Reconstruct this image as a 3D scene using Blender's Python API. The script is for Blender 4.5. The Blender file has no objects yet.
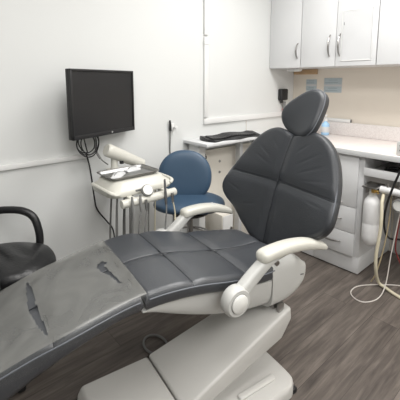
import bpy, bmesh, math, random
from mathutils import Vector, Matrix, Euler
random.seed(4)
PI = math.pi
col = bpy.context.scene.collection

# ------------------------------------------------------------------ materials
def mat(name, color, rough=0.5, metal=0.0, spec=0.5, noise=0.0, nscale=8.0, bump=0.0, bscale=60.0, coat=0.0):
    m = bpy.data.materials.new(name); m.use_nodes = True
    nt = m.node_tree; b = nt.nodes['Principled BSDF']
    b.inputs['Base Color'].default_value = (*color, 1)
    b.inputs['Roughness'].default_value = rough
    b.inputs['Metallic'].default_value = metal
    b.inputs['Specular IOR Level'].default_value = spec
    if coat: b.inputs['Coat Weight'].default_value = coat
    tc = nt.nodes.new('ShaderNodeTexCoord')
    if noise:
        n = nt.nodes.new('ShaderNodeTexNoise'); n.inputs['Scale'].default_value = nscale
        n.inputs['Detail'].default_value = 4
        nt.links.new(tc.outputs['Object'], n.inputs['Vector'])
        r = nt.nodes.new('ShaderNodeValToRGB')
        r.color_ramp.elements[0].position = 0.3; r.color_ramp.elements[1].position = 0.7
        r.color_ramp.elements[0].color = (*[c*(1-noise) for c in color], 1)
        r.color_ramp.elements[1].color = (*[min(1, c*(1+noise)) for c in color], 1)
        nt.links.new(n.outputs['Fac'], r.inputs['Fac']); nt.links.new(r.outputs['Color'], b.inputs['Base Color'])
    if bump:
        n2 = nt.nodes.new('ShaderNodeTexNoise'); n2.inputs['Scale'].default_value = bscale
        n2.inputs['Detail'].default_value = 6
        nt.links.new(tc.outputs['Object'], n2.inputs['Vector'])
        bp = nt.nodes.new('ShaderNodeBump'); bp.inputs['Strength'].default_value = bump
        bp.inputs['Distance'].default_value = 0.01
        nt.links.new(n2.outputs['Fac'], bp.inputs['Height']); nt.links.new(bp.outputs['Normal'], b.inputs['Normal'])
    return m

def floor_mat():
    m = bpy.data.materials.new('vinyl_planks'); m.use_nodes = True
    nt = m.node_tree; b = nt.nodes['Principled BSDF']; L = nt.links.new
    tc = nt.nodes.new('ShaderNodeTexCoord')
    mp = nt.nodes.new('ShaderNodeMapping'); L(tc.outputs['Object'], mp.inputs['Vector'])
    br = nt.nodes.new('ShaderNodeTexBrick')
    br.inputs['Scale'].default_value = 1.0
    br.inputs['Brick Width'].default_value = 1.22; br.inputs['Row Height'].default_value = 0.15
    br.inputs['Mortar Size'].default_value = 0.0012; br.inputs['Mortar Smooth'].default_value = 0.2
    br.inputs['Color1'].default_value = (0.0, 0.0, 0.0, 1); br.inputs['Color2'].default_value = (1, 1, 1, 1)
    br.inputs['Mortar'].default_value = (0.2, 0.2, 0.2, 1); br.offset = 0.37
    L(mp.outputs['Vector'], br.inputs['Vector'])
    mp2 = nt.nodes.new('ShaderNodeMapping'); mp2.inputs['Scale'].default_value = (2.2, 26, 1)
    L(tc.outputs['Object'], mp2.inputs['Vector'])
    # shift the grain per plank
    ad = nt.nodes.new('ShaderNodeVectorMath'); ad.operation = 'MULTIPLY_ADD'
    L(br.outputs['Color'], ad.inputs[0]); ad.inputs[1].default_value = (7, 3, 5); L(mp2.outputs['Vector'], ad.inputs[2])
    n1 = nt.nodes.new('ShaderNodeTexNoise'); n1.inputs['Scale'].default_value = 1.4; n1.inputs['Detail'].default_value = 8
    n1.inputs['Roughness'].default_value = 0.62; n1.inputs['Distortion'].default_value = 0.5
    L(ad.outputs['Vector'], n1.inputs['Vector'])
    mp3 = nt.nodes.new('ShaderNodeMapping'); mp3.inputs['Scale'].default_value = (1.2, 7, 1)
    L(tc.outputs['Object'], mp3.inputs['Vector'])
    n2 = nt.nodes.new('ShaderNodeTexNoise'); n2.inputs['Scale'].default_value = 1.5; n2.inputs['Detail'].default_value = 4
    L(mp3.outputs['Vector'], n2.inputs['Vector'])
    r = nt.nodes.new('ShaderNodeValToRGB')
    e = r.color_ramp.elements
    e[0].position = 0.28; e[0].color = (0.066, 0.056, 0.050, 1)
    e[1].position = 0.74; e[1].color = (0.195, 0.167, 0.146, 1)
    x = e.new(0.5); x.color = (0.117, 0.099, 0.087, 1)
    mx = nt.nodes.new('ShaderNodeMath'); mx.operation = 'MULTIPLY_ADD'
    L(n2.outputs['Fac'], mx.inputs[0]); mx.inputs[1].default_value = 0.55
    L(n1.outputs['Fac'], mx.inputs[2])
    mx2 = nt.nodes.new('ShaderNodeMath'); mx2.operation = 'MULTIPLY_ADD'
    L(br.outputs['Color'], mx2.inputs[0]); mx2.inputs[1].default_value = 0.10; L(mx.outputs[0], mx2.inputs[2])
    sb = nt.nodes.new('ShaderNodeMath'); sb.operation = 'SUBTRACT'; L(mx2.outputs[0], sb.inputs[0]); sb.inputs[1].default_value = 0.31
    L(sb.outputs[0], r.inputs['Fac'])
    dk = nt.nodes.new('ShaderNodeMixRGB'); dk.blend_type = 'MULTIPLY'; L(br.outputs['Fac'], dk.inputs['Fac'])
    L(r.outputs['Color'], dk.inputs['Color1']); dk.inputs['Color2'].default_value = (0.45, 0.45, 0.45, 1)
    L(dk.outputs['Color'], b.inputs['Base Color'])
    b.inputs['Roughness'].default_value = 0.5; b.inputs['Specular IOR Level'].default_value = 0.3
    bp = nt.nodes.new('ShaderNodeBump'); bp.inputs['Strength'].default_value = 0.12; bp.inputs['Distance'].default_value = 0.004
    L(n1.outputs['Fac'], bp.inputs['Height']); L(bp.outputs['Normal'], b.inputs['Normal'])
    return m

def film_mat():
    m = bpy.data.materials.new('hazy_plastic_film'); m.use_nodes = True
    nt = m.node_tree; L = nt.links.new
    out = nt.nodes['Material Output']; nt.nodes.remove(nt.nodes['Principled BSDF'])
    tr = nt.nodes.new('ShaderNodeBsdfTransparent')
    df = nt.nodes.new('ShaderNodeBsdfDiffuse'); df.inputs['Color'].default_value = (0.235, 0.235, 0.222, 1)
    gl = nt.nodes.new('ShaderNodeBsdfGlossy'); gl.inputs['Roughness'].default_value = 0.34; gl.inputs['Color'].default_value = (0.8, 0.8, 0.78, 1)
    m1 = nt.nodes.new('ShaderNodeMixShader'); m2 = nt.nodes.new('ShaderNodeMixShader')
    tc = nt.nodes.new('ShaderNodeTexCoord')
    n = nt.nodes.new('ShaderNodeTexNoise'); n.inputs['Scale'].default_value = 5; n.inputs['Detail'].default_value = 3
    L(tc.outputs['Object'], n.inputs['Vector'])
    bp = nt.nodes.new('ShaderNodeBump'); bp.inputs['Strength'].default_value = 0.35; bp.inputs['Distance'].default_value = 0.02
    L(n.outputs['Fac'], bp.inputs['Height']); L(bp.outputs['Normal'], gl.inputs['Normal'])
    n3 = nt.nodes.new('ShaderNodeTexNoise'); n3.inputs['Scale'].default_value = 7; n3.inputs['Detail'].default_value = 3; n3.inputs['Distortion'].default_value = 1.0
    L(tc.outputs['Object'], n3.inputs['Vector'])
    mr = nt.nodes.new('ShaderNodeMapRange'); mr.inputs['From Min'].default_value = 0.3; mr.inputs['From Max'].default_value = 0.7
    mr.inputs['To Min'].default_value = 0.42; mr.inputs['To Max'].default_value = 0.62
    L(n3.outputs['Fac'], mr.inputs['Value']); L(mr.outputs['Result'], m1.inputs[0])
    m1.inputs[0].default_value = 0.60; L(tr.outputs[0], m1.inputs[1]); L(df.outputs[0], m1.inputs[2])
    m2.inputs[0].default_value = 0.075; L(m1.outputs[0], m2.inputs[1]); L(gl.outputs[0], m2.inputs[2])
    L(m2.outputs[0], out.inputs['Surface'])
    return m

def clear_mat(name, tint, amount):
    m = bpy.data.materials.new(name); m.use_nodes = True
    nt = m.node_tree; b = nt.nodes['Principled BSDF']
    b.inputs['Base Color'].default_value = (*tint, 1); b.inputs['Roughness'].default_value = 0.2
    b.inputs['Transmission Weight'].default_value = amount; b.inputs['IOR'].default_value = 1.2
    return m

def speckle_mat():
    m = mat('speckled_laminate', (0.62, 0.56, 0.53), 0.4)
    nt = m.node_tree; b = nt.nodes['Principled BSDF']; L = nt.links.new
    tc = nt.nodes.new('ShaderNodeTexCoord'); n = nt.nodes.new('ShaderNodeTexNoise')
    n.inputs['Scale'].default_value = 130; n.inputs['Detail'].default_value = 1
    L(tc.outputs['Object'], n.inputs['Vector'])
    r = nt.nodes.new('ShaderNodeValToRGB'); e = r.color_ramp.elements
    e[0].position = 0.35; e[0].color = (0.70, 0.655, 0.635, 1); e[1].position = 0.6; e[1].color = (0.78, 0.74, 0.72, 1)
    L(n.outputs['Fac'], r.inputs['Fac']); L(r.outputs['Color'], b.inputs['Base Color'])
    return m

M = dict(
    wall=mat('painted_wall', (0.675, 0.685, 0.675), 0.6, noise=0.012, nscale=1.5, bump=0.03, bscale=120),
    wall_warm=mat('cream_wall', (0.76, 0.70, 0.615), 0.65, noise=0.015, nscale=2, bump=0.03, bscale=120),
    ceiling=mat('ceiling_paint', (0.8, 0.8, 0.78), 0.8, noise=0.01),
    floor=floor_mat(),
    trunk=mat('white_trunking', (0.74, 0.74, 0.73), 0.4, noise=0.01),
    cab=mat('white_laminate', (0.665, 0.67, 0.675), 0.32, noise=0.01, nscale=3),
    cabin=mat('cabinet_inside', (0.5, 0.49, 0.47), 0.6, noise=0.03),
    top=mat('pale_worktop', (0.80, 0.74, 0.71), 0.35, noise=0.03, nscale=40),
    topedge=mat('grey_worktop_edge', (0.55, 0.56, 0.56), 0.4, noise=0.02),
    speck=speckle_mat(),
    chrome=mat('brushed_steel', (0.38, 0.37, 0.36), 0.3, 1.0, noise=0.02, nscale=30),
    steel=mat('tray_steel', (0.42, 0.42, 0.415), 0.42, 1.0, noise=0.03, nscale=20),
    leather=mat('slate_leather', (0.044, 0.048, 0.055), 0.40, spec=0.9, noise=0.05, nscale=6, bump=0.10, bscale=160),
    leather2=mat('charcoal_leather', (0.030, 0.033, 0.038), 0.40, spec=0.45, noise=0.05, nscale=6, bump=0.12, bscale=160),
    piping=mat('grey_piping', (0.13, 0.14, 0.16), 0.5, noise=0.03),
    ivory=mat('ivory_plastic', (0.575, 0.565, 0.51), 0.32, noise=0.01, nscale=4),
    greyplastic=mat('pale_grey_plastic', (0.535, 0.535, 0.515), 0.36, noise=0.012, nscale=4),
    basepl=mat('warm_grey_plastic', (0.56, 0.55, 0.525), 0.42, noise=0.015, nscale=4, bump=0.03, bscale=300),
    seam=mat('shadow_gap_rubber', (0.03, 0.03, 0.03), 0.6, noise=0.05),
    capd=mat('white_cap', (0.74, 0.74, 0.71), 0.35, noise=0.01),
    blue=mat('navy_vinyl', (0.040, 0.078, 0.130), 0.42, noise=0.06, nscale=5, bump=0.06, bscale=120),
    black=mat('black_plastic', (0.012, 0.012, 0.013), 0.45, noise=0.1),
    screen=mat('dark_screen', (0.018, 0.018, 0.019), 0.35, spec=0.35, noise=0.03),
    blackleather=mat('black_leather', (0.012, 0.012, 0.013), 0.34, spec=0.5, noise=0.1, bump=0.15, bscale=90),
    greyhose=mat('grey_hose', (0.19, 0.19, 0.185), 0.5, noise=0.05),
    darkgrey=mat('dark_grey_metal', (0.12, 0.12, 0.125), 0.4, 0.4, noise=0.05),
    cream=mat('cream_hose', (0.62, 0.57, 0.43), 0.45, noise=0.04),
    tan=mat('tan_tube', (0.42, 0.35, 0.22), 0.45, noise=0.04),
    palecable=mat('pale_cable', (0.62, 0.58, 0.54), 0.45, noise=0.03),
    redcable=mat('dark_red_cable', (0.22, 0.03, 0.03), 0.4, noise=0.05),
    red=mat('red_plastic', (0.6, 0.06, 0.05), 0.4, noise=0.05),
    brass=mat('brass', (0.62, 0.42, 0.14), 0.3, 1.0, noise=0.05),
    beige=mat('beige_panel', (0.83, 0.79, 0.71), 0.5, noise=0.02),
    wood=mat('pale_timber', (0.45, 0.30, 0.17), 0.6, noise=0.15, nscale=12),
    paper=mat('white_paper', (0.58, 0.585, 0.59), 0.45, noise=0.015, nscale=6, bump=0.1, bscale=12),
    blueprint=mat('grey_blue_print', (0.43, 0.50, 0.53), 0.5, noise=0.04, nscale=30),
    ink=mat('grey_print_lines', (0.24, 0.30, 0.34), 0.5, noise=0.05),
    film=film_mat(),
    bottleblue=mat('blue_liquid', (0.36, 0.58, 0.80), 0.25, noise=0.06, nscale=20),
    whitebottle=mat('milky_plastic', (0.74, 0.74, 0.74), 0.3, noise=0.01),
    logo=mat('silver_print', (0.4, 0.4, 0.4), 0.4, noise=0.02),
)

# ------------------------------------------------------------------ mesh helpers
def obj(name, bm, m, parent=None, smooth=True, angle=40):
    bmesh.ops.recalc_face_normals(bm, faces=bm.faces[:])
    me = bpy.data.meshes.new(name); bm.to_mesh(me); bm.free()
    me.materials.append(m)
    if smooth:
        for p in me.polygons: p.use_smooth = True
        try: me.set_sharp_from_angle(angle=math.radians(angle))
        except Exception: pass
    o = bpy.data.objects.new(name, me); col.objects.link(o)
    if parent: o.parent = parent
    return o

def thing(name, label, cat, loc=(0, 0, 0), rz=0, group=None):
    o = bpy.data.objects.new(name, None); col.objects.link(o)
    o.empty_display_size = 0.05
    o.location = loc; o.rotation_euler = (0, 0, rz)
    o['label'] = label; o['category'] = cat
    if group: o['group'] = group
    return o

def tag(o, label, cat, group=None):
    o['label'] = label; o['category'] = cat
    if group: o['group'] = group
    return o

def struct(o): o['kind'] = 'structure'; return o

def box(bm, c, s, bev=0.0, seg=2, rot=None):
    t = bmesh.new(); bmesh.ops.create_cube(t, size=1)
    for v in t.verts: v.co = Vector((v.co.x*s[0], v.co.y*s[1], v.co.z*s[2]))
    if bev: bmesh.ops.bevel(t, geom=t.edges[:], offset=bev, segments=seg, affect='EDGES', profile=0.5)
    mx = Matrix.Translation(c)
    if rot: mx = mx @ Euler(rot).to_matrix().to_4x4()
    t.transform(mx); join(bm, t); return bm

def join(bm, t):
    me = bpy.data.meshes.new('tmp'); t.to_mesh(me); t.free(); bm.from_mesh(me); bpy.data.meshes.remove(me)

def smoothpts(pts, n=8, closed=False):
    pts = [Vector(p) for p in pts]; out = []
    N = len(pts)
    rng = range(N if closed else N-1)
    for i in rng:
        if closed: p0, p1, p2, p3 = pts[i-1], pts[i], pts[(i+1) % N], pts[(i+2) % N]
        else: p0, p1, p2, p3 = pts[max(i-1, 0)], pts[i], pts[i+1], pts[min(i+2, N-1)]
        for k in range(n):
            t = k/n
            out.append(0.5*((2*p1)+(p2-p0)*t+(2*p0-5*p1+4*p2-p3)*t*t+(3*p1-p0-3*p2+p3)*t**3))
    if not closed: out.append(pts[-1])
    return out

def tube(bm, pts, r, seg=10, n=8, smooth=True, closed=False, flat=1.0):
    P = smoothpts(pts, n, closed) if smooth else [Vector(p) for p in pts]
    N = len(P)
    rad = r if callable(r) else (lambda t: r)
    T = []
    for i in range(N):
        a = P[i-1] if (i > 0 or closed) else P[0]; b = P[(i+1) % N] if (i < N-1 or closed) else P[-1]
        T.append((b-a).normalized())
    up = Vector((0, 0, 1)) if abs(T[0].z) < 0.9 else Vector((1, 0, 0))
    nrm = (up - T[0]*up.dot(T[0])).normalized()
    rings = []
    for i in range(N):
        nrm = (nrm - T[i]*nrm.dot(T[i]))
        nrm = nrm.normalized() if nrm.length > 1e-6 else T[i].orthogonal().normalized()
        bn = T[i].cross(nrm); rr = rad(i/max(N-1, 1))
        rings.append([bm.verts.new(P[i]+(nrm*math.cos(2*PI*k/seg)*flat+bn*math.sin(2*PI*k/seg))*rr) for k in range(seg)])
    M_ = N if closed else N-1
    for i in range(M_):
        a, b = rings[i], rings[(i+1) % N]
        for k in range(seg): bm.faces.new((a[k], a[(k+1) % seg], b[(k+1) % seg], b[k]))
    if not closed:
        bm.faces.new(rings[0][::-1]); bm.faces.new(rings[-1])
    return bm

def lathe(bm, prof, mx=None, seg=32):
    """profile of (radius, z); axis z, then matrix mx"""
    t = bmesh.new(); rings = []
    for r, z in prof:
        if r < 1e-6: rings.append([t.verts.new((0, 0, z))])
        else: rings.append([t.verts.new((r*math.cos(2*PI*k/seg), r*math.sin(2*PI*k/seg), z)) for k in range(seg)])
    for a, b in zip(rings, rings[1:]):
        for k in range(seg):
            k2 = (k+1) % seg
            if len(a) == 1 and len(b) == 1: continue
            if len(a) == 1: t.faces.new((a[0], b[k], b[k2]))
            elif len(b) == 1: t.faces.new((a[k], a[k2], b[0]))
            else: t.faces.new((a[k], a[k2], b[k2], b[k]))
    if len(rings[0]) > 1: t.faces.new(rings[0][::-1])
    if len(rings[-1]) > 1: t.faces.new(rings[-1])
    if mx is not None: t.transform(mx)
    join(bm, t); return bm

def loft(bm, rings, cap=True):
    R = [[bm.verts.new(p) for p in r] for r in rings]; n = len(R[0])
    for a, b in zip(R, R[1:]):
        for k in range(n): bm.faces.new((a[k], a[(k+1) % n], b[(k+1) % n], b[k]))
    if cap: bm.faces.new(R[0][::-1]); bm.faces.new(R[-1])
    return bm

def align(frm, to):
    """matrix taking z axis onto frm->to, origin at frm"""
    d = Vector(to)-Vector(frm)
    return Matrix.Translation(frm) @ d.to_track_quat('Z', 'Y').to_matrix().to_4x4()

def interp(x, tab):
    if x <= tab[0][0]: return tab[0][1]
    for (x0, y0), (x1, y1) in zip(tab, tab[1:]):
        if x <= x1:
            t = (x-x0)/(x1-x0); return y0+(y1-y0)*t
    return tab[-1][1]

def sinterp(x, tab):
    """smooth (catmull) interpolation of a table"""
    n = len(tab)
    if x <= tab[0][0]: return tab[0][1]
    if x >= tab[-1][0]: return tab[-1][1]
    for i in range(n-1):
        if x <= tab[i+1][0]:
            x0, y0 = tab[i]; x1, y1 = tab[i+1]
            m0 = (tab[i+1][1]-tab[i-1][1])/(tab[i+1][0]-tab[i-1][0]) if i > 0 else (y1-y0)/(x1-x0)
            m1 = (tab[i+2][1]-tab[i][1])/(tab[i+2][0]-tab[i][0]) if i+2 < n else (y1-y0)/(x1-x0)
            h = x1-x0; t = (x-x0)/h
            return (2*t**3-3*t*t+1)*y0+(t**3-2*t*t+t)*h*m0+(-2*t**3+3*t*t)*y1+(t**3-t*t)*h*m1

def prism(bm, poly, axis, a, b, bev=0.0, seg=2):
    """polygon in the two other axes, extruded along axis from a to b. axis 1: poly=(x,z); axis 0: (y,z); axis 2: (x,y)"""
    t = bmesh.new()
    def P(p, c):
        return {0: (c, p[0], p[1]), 1: (p[0], c, p[1]), 2: (p[0], p[1], c)}[axis]
    A_ = [t.verts.new(P(p, a)) for p in poly]; B_ = [t.verts.new(P(p, b)) for p in poly]
    n = len(poly)
    t.faces.new(A_[::-1]); t.faces.new(B_)
    for k in range(n): t.faces.new((A_[k], A_[(k+1) % n], B_[(k+1) % n], B_[k]))
    bmesh.ops.recalc_face_normals(t, faces=t.faces[:])
    if bev: bmesh.ops.bevel(t, geom=t.edges[:], offset=bev, segments=seg, affect='EDGES', profile=0.5)
    join(bm, t); return bm

def rrect(w, h, r, n=6):
    pts = []
    for cx, cy, a0 in ((w/2-r, h/2-r, 0), (-w/2+r, h/2-r, PI/2), (-w/2+r, -h/2+r, PI), (w/2-r, -h/2+r, 3*PI/2)):
        for k in range(n+1):
            a = a0+PI/2*k/n; pts.append((cx+r*math.cos(a), cy+r*math.sin(a)))
    return pts

NB = bmesh.new
WL, WR, HC = 1.965, 2.914, 2.5        # left wall y, right wall x, ceiling height
XM, YM = -1.7, -1.9

# ------------------------------------------------------------------ setting
struct(obj('floor', box(NB(), ((XM+WR)/2, (YM+WL)/2, -0.05), (WR-XM+0.2, WL-YM+0.2, 0.1)), M['floor'], smooth=False))
struct(obj('ceiling', box(NB(), ((XM+WR)/2, (YM+WL)/2, HC+0.05), (WR-XM+0.2, WL-YM+0.2, 0.1)), M['ceiling'], smooth=False))
struct(obj('wall_left', box(NB(), ((XM+WR)/2, WL+0.05, HC/2), (WR-XM+0.2, 0.1, HC)), M['wall'], smooth=False))
struct(obj('wall_right', box(NB(), (WR+0.05, (YM+WL)/2, HC/2), (0.1, WL-YM, HC)), M['wall_warm'], smooth=False))
struct(obj('wall_rear', box(NB(), ((XM+WR)/2, YM-0.05, HC/2), (WR-XM+0.2, 0.1, HC)), M['wall'], smooth=False))
struct(obj('wall_far_left', box(NB(), (XM-0.05, (YM+WL)/2, HC/2), (0.1, WL-YM, HC)), M['wall'], smooth=False))
struct(obj('baseboard_left', box(NB(), ((XM+2.33)/2, WL-0.006, 0.045), (2.33-XM, 0.012, 0.09), 0.003), M['trunk']))

# wall trunking: framed run round the blank panel of wall, and the low run to the monitor
t = thing('cable_trunking', 'white cable trunking running down the left wall then level above the keyboard shelf', 'trunking', (1.77, WL, 1.05))
b = NB(); box(b, (0.0, -0.009, 0.335), (0.038, 0.018, 0.59), 0.002); box(b, (0.0, -0.009, 0.935), (0.038, 0.018, 0.58), 0.002)
obj('vertical_run', b, M['trunk'], t)
obj('joint_cover', box(NB(), (0, -0.011, 0.59), (0.044, 0.022, 0.03), 0.003), M['trunk'], t)
obj('horizontal_run', box(NB(), (0.551, -0.009, 0.01), (1.14, 0.018, 0.042), 0.002), M['trunk'], t)
tag(obj('cable_trunking', box(NB(), (-0.35, WL-0.009, 0.925), (2.38, 0.018, 0.028), 0.003), M['trunk']),
    'low white cable trunking along the left wall ending beneath the monitor', 'trunking')
b = NB(); tube(b, [(2.238, WL-0.004, 1.03), (2.24, WL-0.004, 0.96), (2.238, WL-0.012, 0.942)], 0.003, 6)
tag(obj('cable', b, M['palecable']), 'thin pale cable dropping from trunking to the keyboard shelf', 'cable')

# ------------------------------------------------------------------ wall cabinets
def handle_bm(p0, p1, out, r=0.006, n=8):
    p0, p1, out = Vector(p0), Vector(p1), Vector(out)
    pts = []
    for k in range(n+1):
        tt = k/n; pts.append(p0.lerp(p1, tt)+out*(0.25+0.75*math.sin(PI*tt)) if 0 < k < n else p0.lerp(p1, tt))
    b = NB(); tube(b, pts, lambda q: r*(0.75+0.45*math.sin(PI*q)), 8, 4); return b

CX = 2.532
def wall_cab(label, y0, y1, doors, handles):
    t = thing('wall_cabinet', label, 'cabinet', (WR-0.165, (y0+y1)/2, 1.471), 0, 'wall cabinets over the worktop')
    yc = (y0+y1)/2; x0 = CX+0.019-(WR-0.165); x1 = WR-0.001-(WR-0.165)
    obj('carcass', box(NB(), ((x0+x1)/2, 0, 0.4), (x1-x0, abs(y1-y0)-0.002, 0.8), 0.001), M['cab'], t)
    n = doors; w = abs(y1-y0)/n
    for i in range(n):
        c = max(y0, y1)-w*(i+0.5)-yc
        d = obj('door', box(NB(), (x0-0.0095, c, 0.399), (0.018, w-0.004, 0.796), 0.0015), M['cab'], t)
        h = handles[i]
        if h is not None:
            hy = h-yc
            obj('handle', handle_bm((x0-0.0185, hy, 0.075), (x0-0.0185, hy, 0.235 if n > 1 else 0.195), (-0.032, 0, 0)), M['chrome'], d)
    return t
wall_cab('single-door white wall cabinet in the corner beside the left wall', 1.963, 1.652, 1, [1.678])
wall_cab('double-door white wall cabinet with paper sheet on its right door', 1.650, 1.052, 2, [1.398, 1.318])
wall_cab('white wall cabinet at the right edge, no handle in view', 1.050, 0.45, 2, [0.79, 0.71])
t = thing('paper_sheet', 'blank white sheet in a clear sleeve taped to a cabinet door', 'paper', (CX-0.001, 1.196, 1.69))
b = NB()
nx, nz = 10, 14
G = [[b.verts.new((-0.0015-0.004*abs(math.sin(3.1*i/nx+j*0.4))*(j/nz)*(1 if i in (0, nx) else 0.6), 0.105-0.21*i/nx, -0.178+0.35*j/nz)) for j in range(nz+1)] for i in range(nx+1)]
for i in range(nx):
    for j in range(nz): b.faces.new((G[i][j], G[i+1][j], G[i+1][j+1], G[i][j+1]))
obj('sheet', b, M['paper'], t)
b = NB(); box(b, (-0.0035, 0.095, 0.085), (0.003, 0.004, 0.02), 0.001); obj('clip', b, M['darkgrey'], t)
b = NB()
for (c, s) in (((-0.003, 0, 0.174), (0.002, 0.224, 0.006)), ((-0.003, 0, -0.18), (0.002, 0.224, 0.006)), ((-0.003, 0.11, 0), (0.002, 0.005, 0.35)), ((-0.003, -0.11, 0), (0.002, 0.005, 0.35))):
    box(b, c, s, 0.0008)
obj('sleeve_edge', b, M['trunk'], t)
# timber batten and slim light under the corner cabinet
tag(obj('timber_batten', box(NB(), (WR-0.010, 1.832, 1.447), (0.02, 0.24, 0.046), 0.002), M['wood']), 'short bare timber batten under the corner wall cabinet', 'batten')
t = thing('cabinet_light', 'slim white light under the corner wall cabinet', 'light', (2.72, 1.83, 1.471))
obj('housing', box(NB(), (0, 0, -0.011), (0.05, 0.13, 0.018), 0.004), M['trunk'], t)
obj('diffuser', box(NB(), (0, 0, -0.022), (0.036, 0.11, 0.006), 0.002), M['capd'], t)

# printed notices on the right wall
def notice(label, y0, y1, z0, z1, rows):
    t = thing('notice', label, 'notice', (WR, (y0+y1)/2, z0), 0, 'printed notices above the worktop')
    h = z1-z0; w = abs(y1-y0)
    obj('card', box(NB(), (-0.0015, 0, h/2), (0.003, w, h), 0.0005), M['paper'], t)
    b = NB()
    for (a, c) in rows: box(b, (-0.0035, 0, h*(a+c)/2), (0.001, w*0.96, h*(c-a)))
    obj('printed_band', b, M['blueprint'], t)
    b = NB()
    for (a, c) in rows:
        n = 2
        for k in range(n): box(b, (-0.0043, w*0.08*(1-k), h*(a+(c-a)*(0.3+0.4*k))), (0.0006, w*(0.7-0.2*k), h*0.03))
    obj('print_lines', b, M['ink'], t)
notice('narrow grey-blue printed notice partly behind the headrest', 1.825, 1.716, 1.22, 1.378, [(0.0, 0.28), (0.36, 0.62), (0.72, 1.0)])
notice('wide grey-blue printed notice in two banded halves', 1.645, 1.478, 1.262, 1.39, [(0.02, 0.42), (0.56, 0.98)])
t = thing('trunking_stub', 'short white trunking with dark open end on top of the splashback', 'trunking', (WR, 1.66, 1.012))
obj('channel', box(NB(), (-0.014, 0.0, 0.015), (0.026, 0.57, 0.028), 0.002), M['trunk'], t)
obj('open_end', box(NB(), (-0.014, -0.2865, 0.015), (0.022, 0.004, 0.024), 0.001), M['darkgrey'], t)

# ------------------------------------------------------------------ lower cabinets and worktop
FX = 2.33
b = NB(); box(b, ((2.312+WR)/2, (1.964+0.2)/2, 0.888), (WR-2.312-0.001, 1.764, 0.024), 0.003)
wt = thing('worktop', 'pale pink-white worktop along the right wall', 'worktop', (2.62, 1.08, 0.862))
wt_l = Vector((2.62, 1.08, 0.862))
b = NB(); box(b, Vector(((2.314+WR)/2, (1.964+0.2)/2, 0.888))-wt_l, (WR-2.314-0.001, 1.763, 0.022), 0.003); obj('slab', b, M['top'], wt)
b = NB(); box(b, Vector((2.3105, (1.964+0.2)/2, 0.880))-wt_l, (0.006, 1.763, 0.036), 0.001); obj('edge_strip', b, M['topedge'], wt)
b = NB(); box(b, Vector((WR-0.011, (1.964+0.2)/2, 0.9555))-wt_l, (0.02, 1.763, 0.112), 0.002); obj('splashback', b, M['speck'], wt)

t = thing('drawer_unit', 'white base unit with three visible drawers at the open end', 'drawer unit', (2.62, 1.19, 0))
o = Vector((2.62, 1.19, 0))
b = NB(); box(b, Vector(((FX+0.02+WR-0.002)/2, 1.173, 0.497))-o, (WR-FX-0.022, 0.346, 0.726), 0.001); obj('carcass', b, M['cab'], t)
b = NB(); box(b, Vector(((2.352+WR-0.002)/2, 1.173, 0.071))-o, (WR-2.354, 0.346, 0.122), 0.001); obj('plinth', b, M['cab'], t)
for (z0, z1, hz) in ((0.492, 0.855, 0.515), (0.305, 0.488, 0.395), (0.135, 0.301, 0.222)):
    d = obj('drawer', box(NB(), Vector((FX+0.0095, 1.186, (z0+z1)/2))-o, (0.018, 0.306, z1-z0), 0.0015), M['cab'], t)
    obj('handle', handle_bm(Vector((FX, 1.275, hz))-o, Vector((FX, 1.128, hz))-o, (-0.026, 0, -0.004)), M['chrome'], d)
t = thing('base_cabinet', 'white two-door base cabinet behind the chair back, against the left wall', 'cabinet', (2.62, 1.66, 0))
o = Vector((2.62, 1.66, 0))
b = NB(); box(b, Vector(((FX+0.02+WR-0.002)/2, 1.6555, 0.497))-o, (WR-FX-0.022, 0.612, 0.726), 0.001); obj('carcass', b, M['cab'], t)
b = NB(); box(b, Vector(((2.352+WR-0.002)/2, 1.6555, 0.071))-o, (WR-2.354, 0.612, 0.122), 0.001); obj('plinth', b, M['cab'], t)
for yc in (1.805, 1.499):
    d = obj('door', box(NB(), Vector((FX+0.0095, yc, 0.495))-o, (0.018, 0.301, 0.72), 0.0015), M['cab'], t)
    hy = yc+(-0.11 if yc > 1.6 else 0.11)
    obj('handle', handle_bm(Vector((FX, hy, 0.62))-o, Vector((FX, hy, 0.78))-o, (-0.026, 0, 0)), M['chrome'], d)

# hanging open niche under the worktop
t = thing('open_niche', 'white open niche with shallow front lip hung below the worktop end', 'shelf', (2.6, 0.65, 0.735))
o = Vector((2.6, 0.65, 0.735))
obj('shelf_board', box(NB(), Vector((2.625, 0.6475, 0.745))-o, (0.57, 0.70, 0.018), 0.001), M['cab'], t)
obj('front_lip', box(NB(), Vector((2.339, 0.6475, 0.762))-o, (0.018, 0.70, 0.052), 0.0015), M['cab'], t)
obj('back_panel', box(NB(), Vector((2.86, 0.6475, 0.815))-o, (0.018, 0.70, 0.086), 0.001), M['cabin'], t)
obj('side_panel', box(NB(), Vector((2.6, 0.306, 0.808))-o, (0.5, 0.018, 0.1), 0.001), M['cab'], t)
b = NB()
for k in range(3):
    pts = [(2.44+0.03*k+0.05*math.cos(a*0.9), 0.83+0.085*math.sin(a*0.9), 0.763+0.006*k) for a in range(0, 7)]
    tube(b, pts, 0.005, 6, 5, closed=True)
tag(obj('coiled_cable', b, M['black']), 'black coiled cable lying in the open niche', 'cable')
tag(obj('bay_back_panel', box(NB(), (2.905, 0.6, 0.367), (0.016, 0.76, 0.73), 0.001), M['cabin']), 'grey back panel inside the open bay under the worktop', 'panel')
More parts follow.
